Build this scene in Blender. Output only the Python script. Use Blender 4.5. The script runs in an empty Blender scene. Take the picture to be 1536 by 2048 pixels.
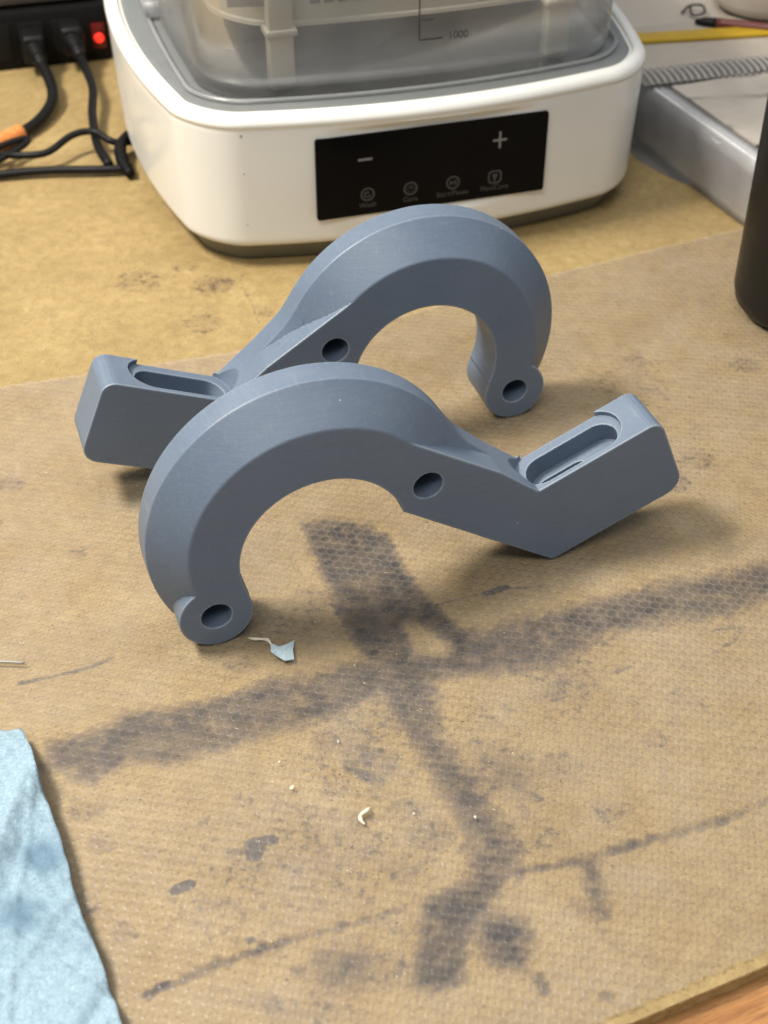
import bpy, bmesh, math, random
import numpy as np
from mathutils import Vector, Matrix
MM = 0.001
random.seed(7)
rng = np.random.default_rng(7)
scene = bpy.context.scene
COL = scene.collection

# ------------------------------------------------------------------ camera
cam_d = bpy.data.cameras.new('camera')
cam = bpy.data.objects.new('camera', cam_d)
COL.objects.link(cam)
cam.location = (0, 0, 0.380)
cam.rotation_euler = (math.radians(50.0), 0, 0)
cam_d.sensor_fit = 'VERTICAL'
cam_d.sensor_height = 24.0
cam_d.lens = 24.0 * 2840 / 2048
cam_d.clip_start = 0.01
cam_d.clip_end = 20
cam_d.dof.use_dof = True
cam_d.dof.focus_distance = 0.535
cam_d.dof.aperture_fstop = 9.5
scene.camera = cam

# ------------------------------------------------------------------ world: dim even room light
w = bpy.data.worlds.new('World')
scene.world = w
w.use_nodes = True
bg = w.node_tree.nodes['Background']
bg.inputs[0].default_value = (0.86, 0.93, 1.0, 1)
bg.inputs[1].default_value = 0.38

# ------------------------------------------------------------------ lamps (bench and ceiling light, plus an added front fill)
def area(name, loc, target, size, size_y, power, col):
    d = bpy.data.lights.new(name, 'AREA')
    d.shape = 'RECTANGLE'; d.size = size; d.size_y = size_y
    d.energy = power; d.color = col
    o = bpy.data.objects.new(name, d)
    COL.objects.link(o)
    o.location = loc
    o.rotation_euler = (Vector(target) - Vector(loc)).to_track_quat('-Z', 'Y').to_euler()
    return o
area('bench_lamp', (-0.66, 0.50, 1.08), (0.0, 0.42, 0), 0.36, 0.20, 25.0, (1.0, 0.93, 0.82))
area('ceiling_lamp', (0.10, 0.75, 1.75), (0.0, 0.4, 0), 1.0, 0.25, 9.0, (1.0, 0.96, 0.90))
area('room_fill', (-0.35, -0.75, 1.9), (0.0, 0.55, 0), 1.2, 0.3, 21.0, (1.0, 0.96, 0.90))  # unseen fill added behind the camera to brighten front faces

scene.view_settings.view_transform = 'Standard'
scene.view_settings.look = 'None'
scene.view_settings.exposure = 0.0
scene.view_settings.gamma = 1.0
cy = scene.cycles
cy.max_bounces = 5; cy.diffuse_bounces = 2; cy.glossy_bounces = 3; cy.transmission_bounces = 2; cy.transparent_max_bounces = 12
cy.caustics_reflective = False; cy.caustics_refractive = False
cy.use_adaptive_sampling = True; cy.adaptive_threshold = 0.02
cy.sample_clamp_indirect = 4.0

# ------------------------------------------------------------------ node helpers
class NT:
    def __init__(self, name):
        self.m = bpy.data.materials.new(name)
        self.m.use_nodes = True
        self.t = self.m.node_tree
        self.bsdf = self.t.nodes['Principled BSDF']
        self.out = self.t.nodes['Material Output']
    def n(self, kind, **kw):
        nd = self.t.nodes.new(kind)
        for k, v in kw.items():
            if k.startswith('_'):
                nd.inputs[k[1:].replace('_', ' ')].default_value = v
            else:
                setattr(nd, k, v)
        return nd
    def l(self, a, b):
        self.t.links.new(a, b)
    def coord(self, scale=(1, 1, 1)):
        tc = self.n('ShaderNodeTexCoord'); mp = self.n('ShaderNodeMapping')
        mp.inputs['Scale'].default_value = scale
        self.l(tc.outputs['Object'], mp.inputs['Vector'])
        return mp.outputs[0]
    def noise(self, vec, scale, detail=4, rough=0.6, dist=0.0):
        nd = self.n('ShaderNodeTexNoise')
        nd.inputs['Scale'].default_value = scale; nd.inputs['Detail'].default_value = detail
        nd.inputs['Roughness'].default_value = rough; nd.inputs['Distortion'].default_value = dist
        self.l(vec, nd.inputs['Vector'])
        return nd.outputs['Fac']
    def ramp(self, fac, stops, interp='LINEAR'):
        r = self.n('ShaderNodeValToRGB')
        r.color_ramp.interpolation = interp
        e = r.color_ramp.elements
        while len(e) < len(stops): e.new(0.5)
        for el, (p, c) in zip(e, stops):
            el.position = p
            el.color = (c, c, c, 1) if isinstance(c, (int, float)) else (*c, 1)
        self.l(fac, r.inputs[0])
        return r.outputs[0]
    def mix(self, fac, a, b, blend='MIX'):
        x = self.n('ShaderNodeMix', data_type='RGBA', blend_type=blend)
        for s, v in ((x.inputs[0], fac), (x.inputs[6], a), (x.inputs[7], b)):
            if isinstance(v, (int, float)): s.default_value = v
            elif isinstance(v, tuple): s.default_value = (*v, 1)
            else: self.l(v, s)
        return x.outputs[2]
    def math(self, op, a, b=None, c=None):
        x = self.n('ShaderNodeMath', operation=op)
        for s, v in zip(x.inputs, (a, b, c)):
            if v is None: continue
            if isinstance(v, (int, float)): s.default_value = v
            else: self.l(v, s)
        return x.outputs[0]
    def bump(self, h, strength, dist):
        b = self.n('ShaderNodeBump')
        b.inputs['Strength'].default_value = strength; b.inputs['Distance'].default_value = dist
        self.l(h, b.inputs['Height'])
        return b.outputs[0]
    def set(self, **kw):
        for k, v in kw.items():
            s = self.bsdf.inputs[k.replace('_', ' ')]
            if isinstance(v, (int, float)): s.default_value = v
            elif isinstance(v, tuple): s.default_value = (*v, 1) if len(v) == 3 else v
            else: self.l(v, s)

def simple(name, col, rough=0.5, var=0.06, nscale=60, bump=0.0, bscale=400, spec=0.5, metal=0.0):
    m = NT(name); c = m.coord()
    n = m.noise(c, nscale, 5)
    dk = tuple(v * (1 - var) for v in col); lt = tuple(min(1, v * (1 + var)) for v in col)
    m.set(Base_Color=m.ramp(n, [(0.3, dk), (0.7, lt)]), Metallic=metal)
    m.set(Roughness=m.ramp(n, [(0.3, max(0.02, rough - 0.06)), (0.7, min(1, rough + 0.06))]))
    m.bsdf.inputs['Specular IOR Level'].default_value = spec
    if bump: m.set(Normal=m.bump(m.noise(c, bscale, 3), bump, 0.0004))
    return m.m

# ------------------------------------------------------------------ materials
def mat_resin():
    m = NT('blue_grey_resin'); c = m.coord()
    big = m.noise(c, 28, 4)
    fine = m.noise(c, 900, 3, 0.7)
    tcx = m.n('ShaderNodeTexCoord'); mpx = m.n('ShaderNodeMapping'); m.l(tcx.outputs['Object'], mpx.inputs['Vector'])
    mpx.inputs['Rotation'].default_value = (0, math.radians(32), 0); mpx.inputs['Scale'].default_value = (50, 400, 1500)
    streak = m.noise(mpx.outputs[0], 1.0, 3, 0.7)
    scuff = m.noise(m.coord((900, 60, 260)), 1.0, 2, 0.7)
    col = m.ramp(big, [(0.3, (0.102, 0.139, 0.200)), (0.7, (0.124, 0.163, 0.226))])
    col = m.mix(m.ramp(fine, [(0.35, 0.0), (0.8, 0.35)]), col, (0.155, 0.19, 0.24))
    col = m.mix(m.ramp(streak, [(0.45, 0.0), (0.75, 0.30)]), col, (0.175, 0.21, 0.255))
    col = m.mix(m.ramp(scuff, [(0.60, 0.0), (0.78, 0.40)]), col, (0.21, 0.25, 0.29))
    geo = m.n('ShaderNodeNewGeometry')
    col = m.mix(m.ramp(geo.outputs['Pointiness'], [(0.515, 0.0), (0.56, 0.55)]), col, (0.30, 0.36, 0.42))
    # dust specks
    v = m.n('ShaderNodeTexVoronoi', feature='F1'); v.inputs['Scale'].default_value = 130
    m.l(c, v.inputs['Vector'])
    near = m.ramp(v.outputs['Distance'], [(0.030, 1.0), (0.055, 0.0)])
    sep = m.n('ShaderNodeSeparateColor'); m.l(v.outputs['Color'], sep.inputs[0])
    pick = m.ramp(sep.outputs[0], [(0.82, 0.0), (0.84, 0.75)])
    col = m.mix(m.math('MULTIPLY', near, pick), col, (0.50, 0.55, 0.60))
    # powdery haze on upward faces where the print was wiped
    m.set(Base_Color=col)
    m.set(Roughness=m.ramp(big, [(0.3, 0.36), (0.7, 0.55)]))
    m.bsdf.inputs['Specular IOR Level'].default_value = 0.5
    h = m.math('ADD', m.math('MULTIPLY', fine, 0.6), streak)
    m.set(Normal=m.bump(h, 0.16, 0.0003))
    return m.m

def mat_board():
    m = NT('tan_hardboard'); c = m.coord()
    n1 = m.noise(c, 22, 3, 0.65)
    n2 = m.noise(c, 170, 3, 0.75, 0.4)
    n3 = m.noise(c, 900, 1, 0.7)
    col = m.ramp(n1, [(0.25, (0.285, 0.200, 0.080)), (0.55, (0.335, 0.240, 0.099)), (0.8, (0.385, 0.282, 0.125))])
    col = m.mix(m.ramp(n2, [(0.36, 0.42), (0.55, 0.0)]), col, (0.20, 0.132, 0.054))
    col = m.mix(m.ramp(n2, [(0.58, 0.0), (0.78, 0.34)]), col, (0.53, 0.41, 0.22))
    col = m.mix(m.ramp(n3, [(0.58, 0.0), (0.72, 0.55)]), col, (0.11, 0.075, 0.035))
    # stains stored per vertex, broken up by noise at their edges
    a = m.n('ShaderNodeAttribute', attribute_name='stain')
    b = m.n('ShaderNodeAttribute', attribute_name='brown')
    k = m.n('ShaderNodeAttribute', attribute_name='ink')
    e1 = m.noise(c, 260, 2, 0.7); e2 = n1
    pert = m.math('ADD', m.math('MULTIPLY', m.math('SUBTRACT', e1, 0.5), 0.75), m.math('MULTIPLY', m.math('SUBTRACT', e2, 0.5), 0.55))
    sb = m.math('ADD', b.outputs['Fac'], pert)
    col = m.mix(m.math('MULTIPLY', m.ramp(sb, [(0.30, 0.0), (0.95, 1.0)]), 0.72), col, (0.105, 0.068, 0.040))
    gr = m.math('MULTIPLY', m.ramp(e1, [(0.54, 0.0), (0.70, 0.75)]), m.ramp(b.outputs['Fac'], [(0.08, 0.0), (0.5, 1.0)]))
    col = m.mix(gr, col, (0.060, 0.042, 0.028))
    sm = m.math('ADD', a.outputs['Fac'], pert)
    sf = m.ramp(sm, [(0.18, 0.0), (0.42, 0.52), (0.68, 0.84), (1.0, 0.98)])
    sf = m.math('MULTIPLY', sf, m.ramp(a.outputs['Fac'], [(0.05, 0.0), (0.25, 1.0)]))
    sf = m.math('MULTIPLY', sf, m.ramp(e2, [(0.28, 0.88), (0.55, 1.0)]))
    sf = m.math('MULTIPLY', sf, m.ramp(n2, [(0.55, 1.0), (0.75, 0.75)]))
    sf = m.math('MAXIMUM', sf, m.ramp(a.outputs['Fac'], [(0.88, 0.0), (1.0, 0.97)]))
    st2 = m.noise(m.coord((40, 160, 40)), 1.0, 3, 0.7)
    sf = m.math('MULTIPLY', sf, m.ramp(st2, [(0.35, 0.80), (0.55, 1.0)]))
    col = m.mix(sf, col, m.ramp(a.outputs['Fac'], [(0.35, (0.120, 0.084, 0.056)), (0.72, (0.066, 0.053, 0.048)), (1.0, (0.031, 0.029, 0.031))]))
    ki = m.math('ADD', k.outputs['Fac'], m.math('MULTIPLY', pert, 0.8))
    kf = m.math('MULTIPLY', m.ramp(ki, [(0.35, 0.0), (0.65, 0.9)]), m.ramp(k.outputs['Fac'], [(0.05, 0.0), (0.2, 1.0)]))
    col = m.mix(kf, col, (0.045, 0.040, 0.040))
    m.set(Base_Color=col, Roughness=0.62)
    m.set(Normal=m.bump(m.math('ADD', n2, n3), 0.25, 0.0004))
    return m.m

def mat_clear(name, haze, hazecol, gloss, rough, tint=(0.97, 0.97, 0.95), rim=None, fine=0.0):
    """thin clear plastic: see-through + a little milky scatter + sheen"""
    m = NT(name); c = m.coord()
    t = m.t; t.nodes.remove(m.bsdf)
    tr = m.n('ShaderNodeBsdfTransparent'); tr.inputs[0].default_value = (*tint, 1)
    df = m.n('ShaderNodeBsdfDiffuse'); df.inputs[0].default_value = (*hazecol, 1)
    gl = m.n('ShaderNodeBsdfGlossy'); gl.inputs['Roughness'].default_value = rough
    gl.inputs[0].default_value = (1, 1, 1, 1)
    nz = m.noise(c, 40, 5)
    hz = m.ramp(nz, [(0.25, max(0, haze - 0.05)), (0.75, haze + 0.05)])
    if rim:
        a = m.n('ShaderNodeAttribute', attribute_name='rim')
        hz = m.math('ADD', hz, m.math('MULTIPLY', a.outputs['Fac'], rim))
    m1 = m.n('ShaderNodeMixShader'); m.l(hz, m1.inputs[0]); m.l(tr.outputs[0], m1.inputs[1]); m.l(df.outputs[0], m1.inputs[2])
    fr = m.n('ShaderNodeFresnel'); fr.inputs[0].default_value = 1.45
    m2 = m.n('ShaderNodeMixShader'); m.l(m.math('MULTIPLY', fr.outputs[0], gloss), m2.inputs[0])
    m.l(m1.outputs[0], m2.inputs[1]); m.l(gl.outputs[0], m2.inputs[2])
    if fine:
        nb = m.bump(m.noise(c, 700, 3), fine, 0.0003)
        m.l(nb, gl.inputs['Normal']); m.l(nb, df.inputs['Normal'])
    m.l(m2.outputs[0], m.out.inputs['Surface'])
    return m.m

LAT_D = 4.1; LAT_A = math.radians(-9.3)
def mat_vinyl():
    """clear vinyl embossed with a hexagonal field of small round cells"""
    m = NT('clear_vinyl_mat'); c = m.coord()
    t = m.t; t.nodes.remove(m.bsdf)
    rot = m.n('ShaderNodeMapping'); rot.inputs['Rotation'].default_value = (0, 0, -LAT_A)
    m.l(c, rot.inputs['Vector'])
    sep = m.n('ShaderNodeSeparateXYZ'); m.l(rot.outputs[0], sep.inputs[0])
    ax = LAT_D * MM; ay = ax * math.sqrt(3)
    def cell(ox, oy):
        u = m.math('SUBTRACT', m.math('WRAP', m.math('ADD', sep.outputs[0], ox), ax, 0.0), ax / 2)
        v = m.math('SUBTRACT', m.math('WRAP', m.math('ADD', sep.outputs[1], oy), ay, 0.0), ay / 2)
        return m.math('SQRT', m.math('ADD', m.math('MULTIPLY', u, u), m.math('MULTIPLY', v, v)))
    d = m.math('DIVIDE', m.math('MINIMUM', cell(0, 0), cell(ax / 2, ay / 2)), ax)      # 0 centre .. 0.5 rim
    va = m.n('ShaderNodeAttribute', attribute_name='contact'); ha = m.n('ShaderNodeAttribute', attribute_name='haze')
    vis = va.outputs['Fac']
    ringf = m.math('MULTIPLY', m.ramp(d, [(0.40, 0.0), (0.442, 1.0), (0.475, 0.25), (0.53, 0.12)]), vis)
    hgt = m.ramp(d, [(0.0, 1.0), (0.30, 0.97), (0.40, 0.80), (0.465, 0.12), (0.50, 0.0)], 'EASE')
    nb = m.n('ShaderNodeBump'); nb.inputs['Strength'].default_value = 0.6; nb.inputs['Distance'].default_value = 0.0007
    m.l(hgt, nb.inputs['Height'])
    tr = m.n('ShaderNodeBsdfTransparent')
    m.l(m.mix(ringf, (0.965, 0.955, 0.975), (0.90, 0.88, 0.87)), tr.inputs[0])
    df = m.n('ShaderNodeBsdfDiffuse'); df.inputs[0].default_value = (0.66, 0.60, 0.53, 1); m.l(nb.outputs[0], df.inputs['Normal'])
    gl = m.n('ShaderNodeBsdfGlossy'); gl.inputs['Roughness'].default_value = 0.24; m.l(nb.outputs[0], gl.inputs['Normal'])
    hz = m.math('ADD', ha.outputs['Fac'], m.math('MULTIPLY', ringf, 0.17))
    m1 = m.n('ShaderNodeMixShader'); m.l(hz, m1.inputs[0]); m.l(tr.outputs[0], m1.inputs[1]); m.l(df.outputs[0], m1.inputs[2])
    fr = m.n('ShaderNodeFresnel'); fr.inputs[0].default_value = 1.42; m.l(nb.outputs[0], fr.inputs['Normal'])
    m2 = m.n('ShaderNodeMixShader'); m.l(m.math('MULTIPLY', fr.outputs[0], 0.46), m2.inputs[0])
    m.l(m1.outputs[0], m2.inputs[1]); m.l(gl.outputs[0], m2.inputs[2])
    m.l(m2.outputs[0], m.out.inputs['Surface'])
    return m.m

def mat_wood():
    m = NT('orange_brown_wood'); c = m.coord((1, 9, 9))
    n = m.noise(c, 26, 6, 0.65, 0.8)
    g = m.noise(m.coord((4, 70, 70)), 20, 4, 0.7)
    col = m.ramp(n, [(0.3, (0.25, 0.105, 0.030)), (0.52, (0.40, 0.19, 0.06)), (0.75, (0.52, 0.27, 0.10))])
    col = m.mix(m.ramp(g, [(0.35, 0.7), (0.5, 0.0)]), col, (0.13, 0.05, 0.015))
    m.set(Base_Color=col, Roughness=0.5, Normal=m.bump(g, 0.3, 0.0005))
    return m.m

def mat_towel():
    m = NT('blue_paper_towel'); c = m.coord()
    n1 = m.noise(c, 26, 5, 0.6); n2 = m.noise(c, 800, 4, 0.8, 0.5); n3 = m.noise(c, 1500, 3, 0.8)
    col = m.ramp(n2, [(0.36, (0.21, 0.315, 0.39)), (0.64, (0.36, 0.475, 0.55))])
    a = m.n('ShaderNodeAttribute', attribute_name='wet_shade')
    wf = m.ramp(m.math('ADD', a.outputs['Fac'], m.math('MULTIPLY', m.math('SUBTRACT', n1, 0.5), 0.9)), [(0.25, 0.0), (0.85, 0.8)])
    col = m.mix(wf, col, (0.11, 0.19, 0.27))
    col = m.mix(m.ramp(n3, [(0.55, 0.0), (0.8, 0.4)]), col, (0.42, 0.55, 0.63))
    m.set(Base_Color=col, Roughness=0.95, Normal=m.bump(m.math('ADD', n2, m.math('MULTIPLY', n3, 0.5)), 0.8, 0.0005))
    m.bsdf.inputs['Specular IOR Level'].default_value = 0.1
    return m.m

def mat_paper_drawn():
    m = NT('paper_with_pencil_drawing'); c = m.coord()
    wv = m.n('ShaderNodeTexWave', wave_type='RINGS'); wv.inputs['Scale'].default_value = 9
    wv.inputs['Distortion'].default_value = 6; wv.inputs['Detail'].default_value = 3; wv.inputs['Detail Scale'].default_value = 1.2
    m.l(c, wv.inputs['Vector'])
    n = m.noise(c, 30, 4)
    f = m.math('MULTIPLY', m.ramp(wv.outputs['Fac'], [(0.0, 0.75), (0.12, 0.0)]), m.ramp(n, [(0.45, 0.0), (0.6, 1.0)]))
    m.set(Base_Color=m.mix(f, m.ramp(n, [(0.3, (0.38, 0.34, 0.29)), (0.7, (0.50, 0.455, 0.40))]), (0.22, 0.20, 0.18)), Roughness=0.7)
    return m.m

def mat_emit(name, col, s):
    m = NT(name); c = m.coord(); n = m.noise(c, 300, 3)
    m.set(Base_Color=(0.25, 0.01, 0.01), Emission_Color=m.ramp(n, [(0.35, tuple(v * 0.35 for v in col)), (0.6, col)]), Emission_Strength=s, Roughness=0.2)
    return m.m

MAT = {}
MAT['resin'] = mat_resin()
MAT['board'] = mat_board()
MAT['mat'] = mat_vinyl()
MAT['tub'] = mat_clear('frosted_clear_plastic', 0.09, (0.72, 0.72, 0.70), 0.6, 0.25, (0.95, 0.95, 0.95))
MAT['flange'] = mat_clear('clear_plastic_edge', 0.28, (0.62, 0.63, 0.64), 0.9, 0.2)
MAT['bag'] = mat_clear('clear_film', 0.24, (0.90, 0.90, 0.95), 0.9, 0.25)
MAT['wood'] = mat_wood()
MAT['towel'] = mat_towel()
MAT['white'] = simple('white_gloss_plastic', (0.78, 0.775, 0.74), 0.22, 0.02, 20)
MAT['grey'] = simple('grey_satin_plastic', (0.18, 0.19, 0.19), 0.38, 0.05, 120, 0.15, 900)
MAT['foot'] = simple('olive_grey_plastic', (0.17, 0.165, 0.135), 0.5, 0.05, 90)
MAT['panel'] = simple('black_glass_panel', (0.004, 0.004, 0.0042), 0.16, 0.2, 40, spec=0.08)
MAT['print'] = simple('grey_print', (0.20, 0.20, 0.195), 0.5, 0.1)
MAT['print_dim'] = simple('dim_grey_print', (0.050, 0.050, 0.050), 0.5, 0.15, 400)
MAT['scale'] = simple('dark_scale_print', (0.03, 0.03, 0.03), 0.5, 0.1)
MAT['cream'] = simple('cream_plastic', (0.73, 0.69, 0.58), 0.45, 0.03, 40)
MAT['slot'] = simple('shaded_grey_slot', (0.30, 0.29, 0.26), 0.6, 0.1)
MAT['black'] = simple('matt_black_coat', (0.010, 0.009, 0.008), 0.40, 0.15, 200, 0.12, 1500, spec=0.22)
MAT['rubber'] = simple('black_rubber', (0.006, 0.006, 0.006), 0.45, 0.2, 100, spec=0.2)
MAT['strip'] = simple('black_abs', (0.005, 0.005, 0.005), 0.5, 0.2, 100, 0.1, 900, spec=0.15)
MAT['darkbox'] = simple('dark_grey_casing', (0.055, 0.050, 0.045), 0.5, 0.1)
MAT['orange'] = simple('orange_tag', (0.62, 0.22, 0.055), 0.75, 0.2, 300, 0.4, 900)
MAT['paper'] = simple('white_paper', (0.86, 0.85, 0.88), 0.7, 0.03, 60)
MAT['agedpaper'] = simple('greyed_page', (0.40, 0.355, 0.30), 0.7, 0.06, 60)
MAT['draw'] = mat_paper_drawn()
MAT['greypaper'] = simple('greyish_page', (0.22, 0.205, 0.19), 0.7, 0.15, 60)
MAT['wire'] = simple('pale_wire', (0.50, 0.48, 0.46), 0.35, 0.1)
MAT['hole'] = simple('dark_punch_hole', (0.10, 0.085, 0.07), 0.8, 0.1)
MAT['yellow'] = simple('yellow_ruler', (0.46, 0.29, 0.012), 0.45, 0.12, 60)
MAT['red'] = simple('red_barrel', (0.10, 0.02, 0.014), 0.4, 0.1)
MAT['cup'] = simple('milky_cup_plastic', (0.45, 0.40, 0.335), 0.4, 0.03)
MAT['label'] = simple('beige_label', (0.52, 0.50, 0.38), 0.6, 0.15, 300)
MAT['crumb'] = simple('cream_plastic_shaving', (0.66, 0.60, 0.48), 0.6, 0.05)
MAT['scrap'] = simple('pale_blue_paper_scrap', (0.36, 0.46, 0.50), 0.9, 0.2, 900, 0.6, 900)
MAT['rod'] = simple('grey_plastic_offcut', (0.30, 0.31, 0.30), 0.35, 0.05)
MAT['mark'] = simple('grey_scuff', (0.42, 0.41, 0.38), 0.6, 0.1)
MAT['darkred'] = simple('dark_red_switch', (0.10, 0.003, 0.003), 0.25, 0.2)
MAT['led'] = mat_emit('red_lit_switch', (1.0, 0.03, 0.015), 2.2)

# ------------------------------------------------------------------ object helpers
def mesh_obj(name, verts, faces, mat, parent=None, smooth=False, scale=True):
    me = bpy.data.meshes.new(name)
    v = np.asarray(verts, float)
    if scale: v = v * MM
    me.from_pydata(v.tolist(), [], [list(f) for f in faces])
    me.update()
    if mat: me.materials.append(MAT[mat])
    if smooth: me.polygons.foreach_set('use_smooth', [True] * len(me.polygons))
    o = bpy.data.objects.new(name, me)
    COL.objects.link(o)
    if parent: o.parent = parent
    return o

def bm_obj(name, bm, mat, parent=None, smooth=False, sharp=40):
    me = bpy.data.meshes.new(name)
    bmesh.ops.recalc_face_normals(bm, faces=bm.faces)
    bm.to_mesh(me); bm.free()
    me.materials.append(MAT[mat])
    if smooth:
        me.polygons.foreach_set('use_smooth', [True] * len(me.polygons))
        me.set_sharp_from_angle(angle=math.radians(sharp))
    o = bpy.data.objects.new(name, me)
    COL.objects.link(o)
    if parent: o.parent = parent
    return o

def thing(name, label, cat, loc=(0, 0, 0), rz=0.0, group=None):
    o = bpy.data.objects.new(name, None)
    o.empty_display_size = 0.01
    COL.objects.link(o)
    o.location = Vector(loc) * MM; o.rotation_euler = (0, 0, rz)
    return tag(o, label, cat, group)

def tag(o, label, cat, group=None):
    o['label'] = label; o['category'] = cat
    if group: o['group'] = group
    return o

def bm_box(bm, c, s, rot=None, bev=0.0, seg=2):
    r = bmesh.ops.create_cube(bm, size=1)
    M = Matrix.Translation(Vector(c) * MM) @ (rot.to_4x4() if rot else Matrix.Identity(4)) @ Matrix.Diagonal((*[x * MM for x in s], 1))
    bmesh.ops.transform(bm, matrix=M, verts=r['verts'])
    if bev:
        es = list({e for v in r['verts'] for e in v.link_edges})
        bmesh.ops.bevel(bm, geom=es, offset=bev * MM, segments=seg, profile=0.5, affect='EDGES')

def box(name, c, s, mat, parent=None, rot=None, bev=0.0, seg=2):
    bm = bmesh.new(); bm_box(bm, c, s, rot, bev, seg)
    return bm_obj(name, bm, mat, parent, bev > 0)

def loft(loops, cap0=True, cap1=True, closed=True):
    """loops: list of (n,3) arrays"""
    n = len(loops[0]); V = np.concatenate(loops); F = []
    for i in range(len(loops) - 1):
        for j in range(n if closed else n - 1):
            k = (j + 1) % n
            F.append((i * n + j, i * n + k, (i + 1) * n + k, (i + 1) * n + j))
    if cap0: F.append(tuple(range(n - 1, -1, -1)))
    if cap1: F.append(tuple(range((len(loops) - 1) * n, len(loops) * n)))
    return V, F

def lathe(name, prof, center, mat, parent=None, n=48, sharp=40):
    a = np.linspace(0, 2 * math.pi, n, endpoint=False)
    loops = [np.stack([center[0] + r * np.cos(a), center[1] + r * np.sin(a), np.full(n, center[2] + z)], 1) for r, z in prof]
    V, F = loft(loops)
    o = mesh_obj(name, V, F, mat, parent, True)
    o.data.set_sharp_from_angle(angle=math.radians(sharp))
    return o

def catmull(P, per=10):
    P = np.asarray(P, float)
    Q = np.vstack([2 * P[0] - P[1], P, 2 * P[-1] - P[-2]])
    out = []
    for i in range(1, len(Q) - 2):
        for t in np.linspace(0, 1, per, endpoint=False):
            a, b, c, d = Q[i - 1], Q[i], Q[i + 1], Q[i + 2]
            out.append(0.5 * (2 * b + (c - a) * t + (2 * a - 5 * b + 4 * c - d) * t ** 2 + (3 * b - a - 3 * c + d) * t ** 3))
    out.append(P[-1])
    return np.array(out)

def tube(name, pts, rad, mat, parent=None, n=10, per=10, smoothpath=True):
    P = catmull(pts, per) if smoothpath else np.asarray(pts, float)
    T = np.gradient(P, axis=0); T /= np.linalg.norm(T, axis=1)[:, None]
    up = np.array([0.13, 0.07, 1.0]); loops = []
    nrm = np.cross(T[0], up); nrm /= np.linalg.norm(nrm)
    a = np.linspace(0, 2 * math.pi, n, endpoint=False)
    rr = np.full(len(P), rad) if np.isscalar(rad) else np.interp(np.linspace(0, 1, len(P)), np.linspace(0, 1, len(rad)), rad)
    for i in range(len(P)):
        nrm = nrm - T[i] * (nrm @ T[i]); nrm /= np.linalg.norm(nrm)
        b = np.cross(T[i], nrm)
        loops.append(P[i] + rr[i] * (np.cos(a)[:, None] * nrm + np.sin(a)[:, None] * b))
    V, F = loft(loops)
    return mesh_obj(name, V, F, mat, parent, True)

# ------------------------------------------------------------------ bench, board and mat
ang = math.radians(23.6)
ed = np.array([math.cos(ang), math.sin(ang)]); en = np.array([-math.sin(ang), math.cos(ang)])
EDGE0 = np.array([95.0, 231.9])           # a point on the board's front edge
bench = box('table_top', (0, 700, -27), (1300, 1500, 38), 'wood')
bench['kind'] = 'structure'
bench.rotation_euler = (0, 0, ang)         # grain runs along the board edge

def seg_dist(X, Y, a, b):
    a = np.array(a, float); b = np.array(b, float); d = b - a
    t = np.clip(((X - a[0]) * d[0] + (Y - a[1]) * d[1]) / (d @ d + 1e-9), 0, 1)
    return np.hypot(X - a[0] - t * d[0], Y - a[1] - t * d[1])

def poly_sdf(X, Y, P):
    d = np.full(X.shape, 1e9); inside = np.zeros(X.shape, bool)
    n = len(P)
    for i in range(n):
        a, b = P[i], P[(i + 1) % n]
        d = np.minimum(d, seg_dist(X, Y, a, b))
        c = ((a[1] > Y) != (b[1] > Y))
        with np.errstate(divide='ignore', invalid='ignore'):
            xx = (b[0] - a[0]) * (Y - a[1]) / (b[1] - a[1] + 1e-12) + a[0]
        inside ^= c & (X < xx)
    return np.where(inside, -d, d)

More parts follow.
